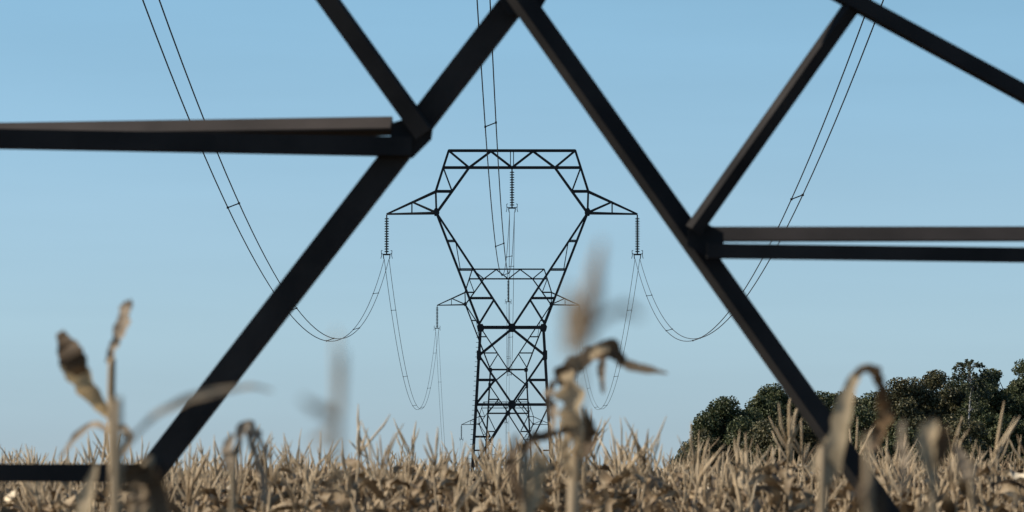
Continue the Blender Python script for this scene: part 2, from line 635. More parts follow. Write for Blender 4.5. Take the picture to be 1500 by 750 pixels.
def make_string(discs, wide):
    root = empty('insulator_string')
    d = MB()
    for k in range(discs):
        z = -0.45 - k * (STR - 0.75) / (discs - 1)
        pts = [(0, 0, z + .10), (0, 0, z + .04), (0, 0, z - .03), (0, 0, z - .06)]
        tube(d, pts, [0.06, wide, wide, 0.07], 6)
    d.build('disc_string', M_INSUL, root)
    r = MB()
    tube(r, [(0, 0, 0.0), (0, 0, -STR)], 0.075, 4)
    r.build('core_rod', M_STEEL_FAR, root)
    y = MB()
    bar(y, (-.36, 0, -STR), (.36, 0, -STR), 0.16, 0.08)
    for s in (-1, 1):
        bar(y, (s * .36, 0, -STR + .04), (s * .3, 0, -STR - .45), 0.09)
        bar(y, (s * .30, 0, -STR), (s * .52, 0, -STR + .1), 0.07)
    y.build('yoke', M_STEEL_FAR, root)
    for s in (-1, 1):
        h = MB()
        pts = [(s * .42, 0, -STR + .42), (s * .56, 0, -STR + .40), (s * .52, 0, -STR - .1), (s * .6, 0, -STR - .42)]
        for a, b in zip(pts, pts[1:]):
            bar(h, a, b, 0.06)
        h.build('arcing_horn', M_STEEL_FAR, root)
    return root


string0 = make_string(14, 0.25)
names3 = [('left', -184, 313.5), ('middle', 0, 245), ('right', 184, 313.5)]
LAB = {0: 'of the tall dark lattice pylon', 1: 'of the smaller pylon behind', 2: 'of the tiniest, farthest pylon'}
HANG = {'left': 'insulator string hanging from the left arm tip ', 'middle': 'insulator string hanging inside the head window ', 'right': 'insulator string hanging from the right arm tip '}
first = True
ATT = {}
for k, (x0, d0, g0) in enumerate(PYLONS):
    for nm, px, py in names3:
        s_ = string0 if first else copy_tree(string0)
        first = False
        s_.location = (x0 + X(px), d0, float(ground_z(d0)) + Z(py) - 0.05)
        tag(s_, ('long black ' if k == 0 else 'thin dark ') + HANG[nm] + LAB[k], 'insulator', 'insulator strings of the power line')
        ATT[(k, nm)] = np.array((x0 + X(px), d0, float(ground_z(d0)) + Z(py) - 0.05 - STR - 0.45))

# ------------------------------------------------------------------ near pylon: the camera looks through it
NEAR_Y = 11.5
RISE = 10.7
near = empty('lattice_pylon', (0, 0, 0))
tag(near, 'near pylon whose blurred black diagonal braces cross the whole picture', 'pylon', LINE)
head = MB()
NB_X, NB_Y = 4.7, 4.6
WZ = Z(480) + RISE
WX, WY = X(46), 1.5


def near_leg_x(z): return NB_X + (WX - NB_X) * z / WZ
def near_leg_y(z): return NB_Y + (WY - NB_Y) * z / WZ


# the head is the same as the others', carried higher on a taller body
tmp = empty('head_frame', (0, NEAR_Y, 0))
pylon_head(tmp, RISE)
for ch in list(tmp.children):
    ch.parent = near
    ch.location = (0, NEAR_Y, 0)
bpy.data.objects.remove(tmp)
w = MB()
for s in (-1, 1):
    bar(w, (-WX, NEAR_Y + s * WY, WZ), (WX, NEAR_Y + s * WY, WZ), 0.25)
    bar(w, (s * WX, NEAR_Y - WY, WZ), (s * WX, NEAR_Y + WY, WZ), 0.2, hint=(1, 0, 0))
w.build('waist_beam', M_STEEL_NEAR, near)
for sx in (-1, 1):
    for sy in (-1, 1):
        l = MB()
        angle_bar(l, (sx * NB_X, NEAR_Y + sy * NB_Y, 0.2), (sx * WX, NEAR_Y + sy * WY, WZ), 0.2, 0, sx, 0.02)
        l.build('leg', M_STEEL_NEAR, near)
        ft = MB()
        plate(ft, (sx * NB_X, NEAR_Y + sy * NB_Y, -0.1), [(-.45, -.6), (.45, -.6), (.32, .4), (-.32, .4)], 0.8)
        ft.build('footing', M_CONCRETE, near)
# upper lacing on all four faces, well above the picture
for s in (-1, 1):
    levels = [10.4, 16.5, 22.5, WZ]
    for face in ('y', 'x'):
        b = MB()
        for z0, z1 in zip(levels, levels[1:]):
            for k in (-1, 1):
                if face == 'y':
                    bar(b, (k * near_leg_x(z0), NEAR_Y + s * near_leg_y(z0), z0), (-k * near_leg_x(z1), NEAR_Y + s * near_leg_y(z1), z1), 0.12)
                else:
                    bar(b, (s * near_leg_x(z0), NEAR_Y + k * near_leg_y(z0), z0), (s * near_leg_x(z1), NEAR_Y - k * near_leg_y(z1), z1), 0.12, hint=(1, 0, 0))
        if face == 'y':
            bar(b, (-near_leg_x(10.4), NEAR_Y + s * near_leg_y(10.4), 10.4), (near_leg_x(10.4), NEAR_Y + s * near_leg_y(10.4), 10.4), 0.12)
        else:
            bar(b, (s * near_leg_x(10.4), NEAR_Y - near_leg_y(10.4), 10.4), (s * near_leg_x(10.4), NEAR_Y + near_leg_y(10.4), 10.4), 0.12, hint=(1, 0, 0))
            for k in (-1, 1):
                bar(b, (s * near_leg_x(0.6), NEAR_Y + k * near_leg_y(0.6), 0.6), (s * near_leg_x(10.4), NEAR_Y, 10.4), 0.12, hint=(1, 0, 0))
        b.build('upper_lacing', M_STEEL_NEAR, near)
# front face: one open V from the belt to the feet, so the camera sees only the rear face
b = MB()
for k in (-1, 1):
    angle_bar(b, (k * near_leg_x(0.6), NEAR_Y - near_leg_y(0.6), 0.6), (0, NEAR_Y - near_leg_y(10.4), 10.4), 0.14, 0, 1)
b.build('front_brace', M_STEEL_NEAR, near)

DF = 15.85                       # depth of the rear face where the picture crosses it
TO_M = DF / FPX


def near_bar(name, a, c, wpx, roll=0.0, side=1, back=1, d=DF, t=0.012, d2=None, mat=None):
    """Angle member of the rear face from pixel a to pixel c, wpx wide."""
    mb = MB()
    angle_bar(mb, at(a[0], a[1], d), at(c[0], c[1], d2 or d), wpx * TO_M, roll, side, t, back)
    return mb.build(name, mat or M_STEEL_NEAR, near)


near_bar('main_brace', (217, 695), (2357, -2078), 37, R(2), 1, d=16.02)
near_bar('main_brace', (1760, 1400), (-760, -2147), 27, R(22), -1, d=15.80)
near_bar('upper_brace', (622, 195), (-857, -1856), 26, R(14), 1, d=15.92)
near_bar('horizontal_brace', (-857, 186), (603, 214), 28, 0, 1, d=15.94)
near_bar('upper_brace', (1016, 337), (1246, 12), 19, R(30), -1, d=15.66)
near_bar('upper_brace', (560, -375), (2357, 600), 23, R(6), 1, d=15.64)
near_bar('horizontal_brace', (1036, 367), (2357, 384), 21, 0, 1, d=15.66)
near_bar('bottom_brace', (-857, 690), (222, 693), 26, 0, 1, d=15.94)
# plan braces lying a little behind the rear face, their flange tipped up towards the light
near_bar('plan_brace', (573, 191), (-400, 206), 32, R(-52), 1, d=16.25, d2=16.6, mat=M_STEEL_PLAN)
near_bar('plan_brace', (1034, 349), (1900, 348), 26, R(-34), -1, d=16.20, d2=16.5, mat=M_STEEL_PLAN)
g = MB()
c = at(611, 197, 15.98)
plate(g, c, [(-.12, -.06), (-.02, -.10), (.06, -.02), (.07, .06), (0, .08), (-.1, .05)], 0.012)
g.build('gusset_plate', M_STEEL_NEAR, near)
g = MB()
c = at(1024, 352, 15.73)
plate(g, c, [(-.05, -.02), (.03, -.07), (.1, -.06), (.1, .03), (.03, .07), (-.04, .06)], 0.012)
g.build('gusset_plate', M_STEEL_NEAR, near)
g = MB()
c = at(766, 4, 15.95)
plate(g, c, [(-.06, -.05), (.06, -.05), (.1, .02), (.08, .12), (-.08, .12), (-.1, .02)], 0.012)
g.build('gusset_plate', M_STEEL_NEAR, near)
g = MB()
c = at(217, 694, 15.98)
plate(g, c, [(-.14, -.03), (.0, -.05), (.04, 0), (.06, .05), (.02, .05), (-.14, .03)], 0.012)
g.build('gusset_plate', M_STEEL_NEAR, near)

# ------------------------------------------------------------------ conductors: twin bundles with spacers
def bundle(a, b, k, label, tilt, sep=0.5, n=70, nsp=7, rad=0.027, phase=0.5):
    """k: curvature of the parabola; tilt: how much higher the right wire hangs at mid span."""
    root = empty('conductor_bundle', a)
    a, b = np.asarray(a, float), np.asarray(b, float)
    L = b[1] - a[1]
    tt = np.linspace(0, 1, n)
    def pos(t, s):
        p = a + (b - a) * t
        p = p.copy()
        p[2] -= k * L * L * t * (1 - t)
        p[0] += s * sep / 2
        p[2] += s * tilt * 4 * t * (1 - t) / 2
        return p
    for s in (-1, 1):
        mb = MB()
        tube(mb, [pos(t, s) - a for t in tt], rad, 6)
        mb.build('wire', M_WIRE, root, smooth=True)
    for i in range(nsp):
        t = (i + phase) / nsp
        sp = MB()
        p, q = pos(t, -1) - a, pos(t, 1) - a
        bar(sp, p, q, 0.05)
        for e in (p, q):
            bar(sp, e + np.array((0, -.12, 0)), e + np.array((0, .10, 0)), 0.09, hint=(1, 0, 0))
        sp.build('spacer', M_WIRE, root)
    tag(root, label, 'power line', 'twin conductor bundles of the power line')
    return root


NZ = 41.2
K1 = 5.5e-4
for nm, x_, lab in (('left', -12.0, 'twin wires sagging from the upper left corner to the left arm of the tall pylon'),
                    ('middle', -1.75, 'twin wires coming down from the top edge to the head window of the tall pylon'),
                    ('right', 12.2, 'twin wires sagging from the upper right to the right arm of the tall pylon')):
    att = ATT[(0, nm)]
    up = 5.2 if nm == 'middle' else 0.0
    zarm = Z(313.5) + RISE - 0.1 if nm != 'middle' else Z(245) + RISE - 0.1
    ss = np.array((x_ if nm == 'middle' else x_, NEAR_Y, zarm))
    bundle(ss, att, K1 if nm != 'middle' else K1 * 1.0, lab, 0.20, nsp=7 if nm == 'middle' else 8, phase={'left': .3, 'middle': .02, 'right': .25}[nm])
for nm, lab in (('left', 'thin twin wires hanging from the left arm of the tall pylon towards the smaller one'),
                ('middle', 'thin twin wires hanging below the head window of the tall pylon'),
                ('right', 'thin twin wires hanging from the right arm of the tall pylon towards the smaller one')):
    bundle(ATT[(0, nm)], ATT[(1, nm)], 6.4e-4, lab, 0.1, nsp=6, rad=0.027)
for nm, lab in (('left', 'faint twin wires hanging from the left arm of the smaller pylon'),
                ('middle', 'faint twin wires hanging below the head window of the smaller pylon'),
                ('right', 'faint twin wires hanging from the right arm of the smaller pylon')):
    bundle(ATT[(1, nm)], ATT[(2, nm)], 6.5e-4, lab, 0.0, nsp=7, rad=0.026)

# ------------------------------------------------------------------ trees of the grove on the right
def leaf_cloud(centres, radii, per, size, squash=0.8):
    """Leaf-sized quads scattered through many small clumps."""
    cs, ns = [], []
    for c, r, n in zip(centres, radii, per):
        d = rng.normal(size=(n, 3))
        d /= np.linalg.norm(d, axis=1)[:, None]
        rr = r * rng.random(n) ** 0.45
        cs.append(np.asarray(c) + d * rr[:, None] * np.array((1, 1, squash)))
        ns.append(d)
    c = np.concatenate(cs)
    nn = np.concatenate(ns) * 0.6 + rng.normal(size=(len(c), 3)) * 0.7 + np.array((0, 0, 0.35))
    nn /= np.linalg.norm(nn, axis=1)[:, None]
    a = np.cross(nn, rng.normal(size=(len(c), 3)))
    a /= np.linalg.norm(a, axis=1)[:, None]
    b = np.cross(nn, a)
    s = size * (0.6 + 0.8 * rng.random(len(c)))[:, None]
    v = np.stack([c - a * s * .5, c + b * s * .32 + nn * s * .08, c + a * s * .5, c - b * s * .32 + nn * s * .08], 1).reshape(-1, 3)
    q = np.arange(len(v)).reshape(-1, 4)
    return v, q


def limb(mb, p, q, r0, r1, n=6, sag=0.12):
    p, q = np.asarray(p, float), np.asarray(q, float)
    L = np.linalg.norm(q - p)
    ctrl = [p, p + (q - p) * .35 + rng.normal(size=3) * sag * L * .35 + np.array((0, 0, L * .06)), p + (q - p) * .7 + rng.normal(size=3) * sag * L * .3, q]
    pts = catmull(ctrl, n)
    tube(mb, pts, np.linspace(r0, r1, n), 6, False)


def tree(name, cat, label, x, y, h, rx, base, mat, bark, nclump=58, per=560, size=0.215, group=None, extra=(), dens=1.0, cr=0.92):
    g = float(ground_z(y))
    root = empty(name, (x, y, g))
    tag(root, label, cat, group)
    ch = h - base
    cz = base + ch * 0.52
    cen = []
    nclump = int(nclump * 1.3)
    while len(cen) < nclump:
        d = rng.normal(size=3)
        d /= np.linalg.norm(d)
        r = rng.random() ** 0.5
        p = np.array((d[0] * rx, d[1] * rx, d[2] * ch * .5)) * r * 0.86
        taper = 1.0 - 0.35 * max(0, p[2] / (ch * .5)) ** 2
        p[:2] *= taper
        cen.append(p + np.array((0, 0, cz)))
    # uneven outline: a few clumps pushed out of the crown
    for i in range(nclump // 5):
        k = rng.integers(nclump)
        v = cen[k] - np.array((0, 0, cz))
        cen[k] = np.array((0, 0, cz)) + v / max(np.linalg.norm(v / np.array((rx, rx, ch * .5))), .3) * (0.84 + .14 * rng.random())
    cen += [np.array(e) for e in extra]
    rad = [cr * (0.55 + 0.75 * rng.random()) for _ in cen]
    pr = [int(per * dens * (r / cr) ** 2) + 30 for r in rad]
    v, q = leaf_cloud(cen, rad, pr, size)
    mesh_object('crown', v, q, mat, root)
    t = MB()
    lean = rng.normal(size=2) * 0.25
    top = np.array((lean[0], lean[1], base + ch * .8))
    tp = catmull([(0, 0, -0.2), (lean[0] * .3, lean[1] * .2, h * .3), (lean[0] * .8, lean[1], h * .55), top], 9)
    r0 = 0.022 * h + 0.04
    tube(t, tp, np.linspace(r0, r0 * .18, 9), 6, False)
    order = rng.permutation(len(cen))[: max(10, nclump // 3)]
    for k in list(order) + list(range(nclump, len(cen))):
        f = rng.uniform(.35, .95)
        s = tp[min(8, int(f * 8))]
        limb(t, s, cen[k], r0 * .32, 0.02)
    t.build('trunk', bark, root, smooth=True)
    return root


GROVE = 'trees of the grove on the right'


def tree_at(px, top_y, d, rx, base, label, mat=M_OAK, name='broadleaf_tree', cat='tree', **kw):
    p = at(px, top_y, d)
    h = (p.z - float(ground_z(d))) * 1.03
    return tree(name, cat, label, p.x, d, h, rx * 1.3, base * .7, mat, M_BARK, group=kw.pop('group', GROVE), **kw)


ex = [(-2.0, 0, 6.6), (-1.4, 0, 6.3)]
tree_at(1064, 589, 296, 2.3, 1.6, 'dark green tree at the left end of the grove with one twig reaching out', extra=ex)
tree_at(1106, 588, 303, 2.4, 1.8, 'low rounded dark tree, second from the left end of the grove')
tree_at(1143, 571, 306, 2.2, 2.0, 'dark tree topping the grove just left of the black diagonal brace', nclump=64)
tree_at(1186, 584, 310, 2.6, 2.0, 'dark tree partly behind the black diagonal brace')
tree_at(1232, 588, 301, 2.7, 1.6, 'olive green tree behind the rising stem of the hooked maize leaf', mat=M_OAK_WARM)
tree_at(1278, 583, 307, 2.4, 2.0, 'dark tree directly behind the hooked maize leaf')
tree_at(1326, 567, 303, 2.5, 2.0, 'dark bushy tree just right of the hooked maize leaf', mat=M_OAK_WARM, nclump=66)
tree_at(1376, 557, 308, 2.6, 2.2, 'tall dark tree just left of the feathery birch', mat=M_OAK_WARM, nclump=70)
tree_at(1421, 566, 312, 2.3, 2.4, 'dark green tree standing close behind the birch', nclump=62)
tree_at(1456, 546, 304, 2.5, 2.2, 'tall dark tree just right of the feathery birch', nclump=70)
tree_at(1503, 547, 309, 2.8, 2.2, 'dark tree cut by the right edge of the picture', nclump=74)
tree_at(1566, 540, 305, 3.0, 2.2, 'tall dark tree beyond the right edge of the picture', nclump=70)
for k, (px, ty, rx, lab) in enumerate([(1122, 582, 2.6, 'dark tree filling the gap between the second and third trees from the left end'),
                                        (1206, 586, 2.9, 'dark tree deep in the grove between the black brace and the hooked leaf'),
                                        (1255, 584, 2.9, 'olive tree deep in the grove under the arch of the hooked leaf'),
                                        (1302, 574, 2.9, 'dark tree deep in the grove just right of the hooked leaf'),
                                        (1352, 561, 2.9, 'olive tree deep in the grove, second left of the birch'),
                                        (1398, 572, 2.4, 'dark tree deep in the grove right behind the birch trunk'),
                                        (1480, 556, 2.6, 'olive tree deep in the grove near the right edge of the picture')]):
    tree_at(px, ty, 320 + rnd.uniform(-3, 3), rx, 1.6, lab, mat=M_OAK_WARM if 'olive' in lab else M_OAK)
shrubs = [(1006, 664, 1.2, M_OAK_WARM, 'lowest shrub where the grove slopes down into the maize at its left tip'),
          (1032, 634, 1.6, M_OAK_WARM, 'olive shrub at the foot of the left end tree of the grove'),
          (1085, 622, 1.9, M_OAK, 'dark shrub under the rounded tree near the left end of the grove'),
          (1140, 612, 2.0, M_OAK_WARM, 'olive shrub left of the black diagonal brace at the foot of the trees'),
          (1198, 618, 2.0, M_OAK_WARM, 'brownish shrub crossed by the black diagonal brace'),
          (1258, 612, 2.1, M_OAK, 'dark shrub below the arch of the hooked maize leaf'),
          (1318, 606, 2.2, M_OAK, 'dark shrub below the bushy tree right of the hooked leaf'),
          (1372, 604, 2.2, M_OAK_WARM, 'olive shrub left of the pale birch trunk'),
          (1425, 630, 2.2, M_OAK_WARM, 'brownish shrub at the foot of the birch'),
          (1480, 600, 2.3, M_OAK, 'dark shrub near the right edge of the picture'),
          (1545, 600, 2.4, M_OAK, 'dark shrub just beyond the right edge of the picture')]
for px, ty, rx, mt, lab in shrubs:
    tree_at(px, ty, 290 + rnd.uniform(-3, 3), rx, 0.2, lab, mat=mt, name='shrub', cat='shrub', nclump=38, per=420, group='shrubs along the foot of the grove')


def birch(px, top_y, d, label):
    p = at(px, top_y, d)
    h = p.z
    root = empty('birch_tree', (p.x, d, 0))
    tag(root, label, 'tree', GROVE)
    t = MB()
    tp = catmull([(0, 0, -.2), (.1, 0, h * .3), (-.05, .1, h * .6), (.12, 0, h * .8), (0, 0, h * .97)], 12)
    tube(t, tp, np.linspace(.15, .02, 12), 6, False)
    tw = t
    cen, rad, per = [], [], []
    for k in range(30):
        f = rng.uniform(.78, .99)
        s = tp[min(11, int(f * 11))] + np.array((0, 0, rng.uniform(-.2, .2)))
        a = rng.uniform(0, 2 * math.pi)
        L = rng.uniform(.4, 1.5) * (1.25 - f) * 3.2
        L = min(L, 1.6)
        up = rng.uniform(.2, .7)
        e1 = s + np.array((math.cos(a) * L, math.sin(a) * L * .6, up))
        e2 = e1 + np.array((math.cos(a) * .35, math.sin(a) * .2, -rng.uniform(.2, .9)))
        pts = catmull([s, (s + e1) / 2 + np.array((0, 0, .15)), e1, e2], 8)
        tube(tw, pts, np.linspace(.03, .008, 8), 4, False)
        for q_ in pts[3:]:
            cen.append(q_)
            rad.append(.17)
            per.append(12)
    for k in range(30):
        f = rng.uniform(.45, .8)
        s = tp[int(f * 11)]
        a = rng.uniform(0, 2 * math.pi)
        e = s + np.array((math.cos(a), math.sin(a), .3)) * rng.uniform(.5, 1.4)
        tube(tw, catmull([s, (s + e) / 2 + np.array((0, 0, .2)), e], 5), np.linspace(.03, .008, 5), 4, False)
        cen.append(e)
        rad.append(.4)
        per.append(40)
    t.build('trunk', M_BIRCH_BARK, root, smooth=True)
    v, q = leaf_cloud(cen, rad, per, .2, 1.2)
    mesh_object('crown', v, q, M_BIRCH, root)


birch(1420, 523, 298, 'feathery birch with a thin pale trunk rising above the other trees')

# ------------------------------------------------------------------ dry maize
def leaf_arrays(g, origin, az, length, width, lift, droop, seg=9, curl=0.5, fold=0.25, wob=0.06, twist=1.5):
    """A dry ribbon leaf: leaves the stem at az, lifts, arches over and hangs, twisting and crumpling."""
    p = np.asarray(origin, float).copy()
    th = lift
    step = length / seg
    a = az
    tw = g.uniform(-.3, .3)
    tw_rate = g.normal() * twist / seg
    V = []
    for i in range(seg + 1):
        t = i / seg
        d = np.array((math.cos(a) * math.cos(th), math.sin(a) * math.cos(th), math.sin(th)))
        side = np.array((-math.sin(a), math.cos(a), 0.0))
        up = np.cross(side, d) * -1.0
        c, s = math.cos(tw), math.sin(tw)
        sd, nm = side * c + up * s, up * c - side * s
        w = width * (0.55 + 0.75 * math.sin(math.pi * min(1, t * .75 + .18))) * (1 - t ** 3) * .6 + 0.003
        cu = 1.0 - curl * (0.4 + .6 * t)
        e1, e2 = g.normal() * wob * width * 2, g.normal() * wob * width * 2
        V += [p - sd * w * cu + nm * (w * fold + e1), p.copy(), p + sd * w * cu + nm * (w * fold + e2)]
        p = p + d * step
        th -= droop * step * (0.5 + 1.6 * t) + g.normal() * .10
        th = max(th, -1.52)
        a += g.normal() * .16
        tw += tw_rate + g.normal() * .22
    Q = []
    for i in range(seg):
        b = i * 3
        Q += [(b, b + 1, b + 4, b + 3), (b + 1, b + 2, b + 5, b + 4)]
    return np.array(V), np.array(Q)


def tube_arrays(pts, rad, sides=4):
    mb = MB()
    tube(mb, pts, rad, sides, sides in (4, 6))
    return mb.arrays()


def tassel_arrays(g, origin, length, n, lean, seg=5, fat=1.0):
    mb = MB()
    o = np.asarray(origin, float)
    ax = nrm(np.array((lean[0], lean[1], 1.0)))
    def spike(p, d, L, r):
        pts = [p]
        dd = d.copy()
        for i in range(seg - 1):
            dd = nrm(dd + g.normal(size=3) * .11 + np.array((0, 0, -.02)))
            pts.append(pts[-1] + dd * L / (seg - 1))
        prof = np.array([.5, 1.0, 1.05, .85, .25])[:seg] * r * fat
        tube(mb, pts, prof * (1 + g.normal(size=seg) * .15), 4)
    spike(o, ax, length, .0075)
    for k in range(n):
        a = g.uniform(0, 2 * math.pi)
        sp = g.uniform(.2, .75)
        d = nrm(ax + sp * np.array((math.cos(a), math.sin(a), 0.0)))
        spike(o + ax * length * g.uniform(.02, .28), d, length * g.uniform(.45, .85), .0062)
    return mb.arrays()


def maize_variant(seed, lod):
    """Arrays of one dry maize plant about 2 m tall without its tassel: stem, leaves, tassel, ear."""
    g = np.random.default_rng(seed)
    H = 2.0
    lean = g.normal(size=2) * .05
    n = 8 if lod == 0 else 4
    tt = np.linspace(0, 1, n)
    stem_pts = np.stack([lean[0] * tt ** 2 * H + g.normal(size=n) * .004, lean[1] * tt ** 2 * H + g.normal(size=n) * .004, tt * H], 1)
    parts = {}
    parts['stem'] = tube_arrays(stem_pts, np.linspace(.014, .006, n), 6 if lod == 0 else 4)
    leaves = []
    nl = 7 if lod == 0 else 6
    az = g.uniform(0, 6.28)
    zs = np.linspace(.8, 1.88, nl) + g.normal(size=nl) * .04
    for k in range(nl):
        z = min(zs[k], 1.92)
        t = z / H
        o = (lean[0] * t * t * H, lean[1] * t * t * H, z)
        az += math.pi + g.normal() * .35
        top = k / (nl - 1)
        L = g.uniform(.5, .8) * (1.0 - .55 * top ** 2)
        broken = g.random() < .5
        leaves.append(leaf_arrays(g, o, az, L, g.uniform(.03, .05) * (1 - .25 * top), g.uniform(.2, 1.0), g.uniform(3.5, 6.0) * (2.2 if broken else 1.0),
                                  9 if lod == 0 else 5, g.uniform(.1, .7), g.uniform(.05, .7), .10, 2.4))
    # torn, rolled scraps hanging about the upper nodes
    for k in range(9 if lod == 0 else 4):
        z = g.uniform(1.55, 1.97)
        leaves.append(leaf_arrays(g, (0, 0, z), g.uniform(0, 6.28), g.uniform(.10, .26), g.uniform(.022, .046), g.uniform(-.2, 1.1), g.uniform(8, 20),
                                  7 if lod == 0 else 4, g.uniform(.1, .6), g.uniform(.2, .9), .16, 3.5))
    parts['leaf'] = leaves
    whole = seed % 10 not in (1, 4, 6, 8)
    tl = g.uniform(.24, .38) if whole else g.uniform(.08, .2)
    parts['tassel'] = tassel_arrays(g, stem_pts[-1] - np.array((0, 0, .02)), tl, (int(g.integers(3, 7)) if lod == 0 else 5) if whole else int(g.integers(0, 3)), lean + g.normal(size=2) * .12, 5 if lod == 0 else 3, 0.85 if lod == 0 else 0.95)
    z = g.uniform(1.35, 1.68)
    a = g.uniform(0, 6.28)
    hang = g.uniform(-.6, .9)
    d = nrm(np.array((math.cos(a), math.sin(a), hang)))
    o = np.array((0, 0, z))
    parts['ear'] = tube_arrays(np.array([o + d * s for s in (.01, .05, .12, .2, .26)]), [.012, .03, .034, .026, .006], 6 if lod == 0 else 4)
    return parts


NV = 10
near_vars = [maize_variant(100 + k, 0) for k in range(NV)]
far_vars = [maize_variant(300 + k, 1) for k in range(NV)]


def flat_arrays(parts):
    """(verts, quads, material index) of a whole plant"""
    out = []
    items = [(parts['stem'], 1), (parts['tassel'], 2), (parts['ear'], 3)] + [(l, 0) for l in parts['leaf']]
    V, Q, I, n = [], [], [], 0
    for (v, q), m in items:
        V.append(v)
        Q.append(q + n)
        I.append(np.full(len(q), m))
        n += len(v)
    return np.concatenate(V), np.concatenate(Q), np.concatenate(I)


# where the plants stand: rows a little off the line of sight
def field_spots():
    out = []
    ang = R(24)
    ca, sa = math.cos(ang), math.sin(ang)
    def fill(y0, y1, row, step, margin):
        ymax = y1
        half = .1325 * ymax * margin + 2
        us = np.arange(-ymax * 1.3, ymax * 1.3, row)
        vs = np.arange(-ymax * 1.3, ymax * 1.3, step)
        U, Vv = np.meshgrid(us, vs)
        U = U.ravel() + rng.normal(size=U.size) * .06
        Vv = Vv.ravel() + rng.normal(size=Vv.size) * step * .3
        x = U * ca - Vv * sa
        y = U * sa + Vv * ca
        k = (y >= y0) & (y < y1) & (np.abs(x) < .1325 * y * margin + 1.0)
        return np.stack([x[k], y[k]], 1)
    out.append(fill(8.5, 17.2, .75, .24, 1.5))
    out.append(fill(17.2, 60, .75, .19, 1.35))
    out.append(fill(60, 140, .75, .38, 1.25))
    out.append(fill(140, 285, 1.5, .7, 1.2))
    return np.concatenate(out)


spots = field_spots()
dist = spots[:, 1]
hs = np.empty(len(spots))
patch = np.sin(spots[:, 0] * .9 + 1.3) * .5 + np.sin(spots[:, 1] * .35 + spots[:, 0] * .4) * .5
near_zone = dist < 17.2
hs[near_zone] = (1.45 + rng.normal(size=near_zone.sum()) * .05)
hs[~near_zone] = (1.835 + .04 * patch[~near_zone] + rng.normal(size=(~near_zone).sum()) * .095)
hs = np.clip(hs, 1.3, 2.12)
scl = hs / 2.0
rot = rng.uniform(0, 6.283, len(spots))
var = rng.integers(0, NV, len(spots))
in_frame = np.abs(spots[:, 0]) < .1325 * dist
# the plants that show largest: inside the frame and reaching above its lower edge
zmin = 1.9 - dist * 35 / FPX
show = in_frame & (hs + .3 > zmin + .05)
idx = np.where(show)[0]
idx = idx[np.argsort(dist[idx])][:290]
single = np.zeros(len(spots), bool)
single[idx] = True

FIELD = 'maize plants of the near rows'
protos = []
for k in range(NV):
    p = near_vars[k]
    root = empty('maize_plant')
    mesh_object('stem', *p['stem'], M_STEM, root, smooth=True)
    for l in p['leaf'][3:]:
        mesh_object('leaf', *l, M_LEAF, root, smooth=True)
    mesh_object('tassel', *p['tassel'], M_TASSEL, root, smooth=True)
    mesh_object('ear', *p['ear'], M_HUSK, root, smooth=True)
    protos.append([root, False])
for i in idx:
    pr = protos[var[i]]
    o = pr[0] if not pr[1] else copy_tree(pr[0])
    pr[1] = True
    o.location = (spots[i, 0], spots[i, 1], 0)
    o.rotation_euler = (rnd.gauss(0, .04), rnd.gauss(0, .04), rot[i])
    o.scale = (1.0, 1.0, scl[i])
    tag(o, 'dry tan maize plant with crumpled leaves standing in the near rows of the field', 'maize plant', FIELD)
for pr in protos:
    if not pr[1]:
        for ch in list(pr[0].children): bpy.data.objects.remove(ch)
        bpy.data.objects.remove(pr[0])

# the rest of the crop, uncounted: one object
Vs, Qs, Is, n = [], [], [], 0
fa = [flat_arrays(p) for p in near_vars], [flat_arrays(p) for p in far_vars]
for i in np.where(~single)[0]:
    v, q, m = fa[0 if dist[i] < 45 else 1][var[i]]
    c, s = math.cos(rot[i]), math.sin(rot[i])
    grow = 1.0 if dist[i] < 140 else 1.35
    vv = np.empty_like(v, dtype=np.float32)
    lx, ly = rng.normal(size=2) * .05
    z = v[:, 2] * scl[i]
    vv[:, 0] = (v[:, 0] * c - v[:, 1] * s) * grow + lx * z + spots[i, 0]
    vv[:, 1] = (v[:, 0] * s + v[:, 1] * c) * grow + ly * z + spots[i, 1]
    vv[:, 2] = z + float(0)
    Vs.append(vv)
    Qs.append(q + n)
    Is.append(m)
    n += len(v)
crop = mesh_object('maize_crop', np.concatenate(Vs), np.concatenate(Qs), M_LEAF, smooth=True)
for mm in (M_STEM, M_TASSEL, M_HUSK):
    crop.data.materials.append(mm)
crop.data.polygons.foreach_set('material_index', np.concatenate(Is).astype(np.int32))
tag(crop, 'dry tan mass of maize filling the field behind the near rows', 'maize', kind='stuff')
print('plants', len(spots), 'quads', sum(len(q) for q in Qs))

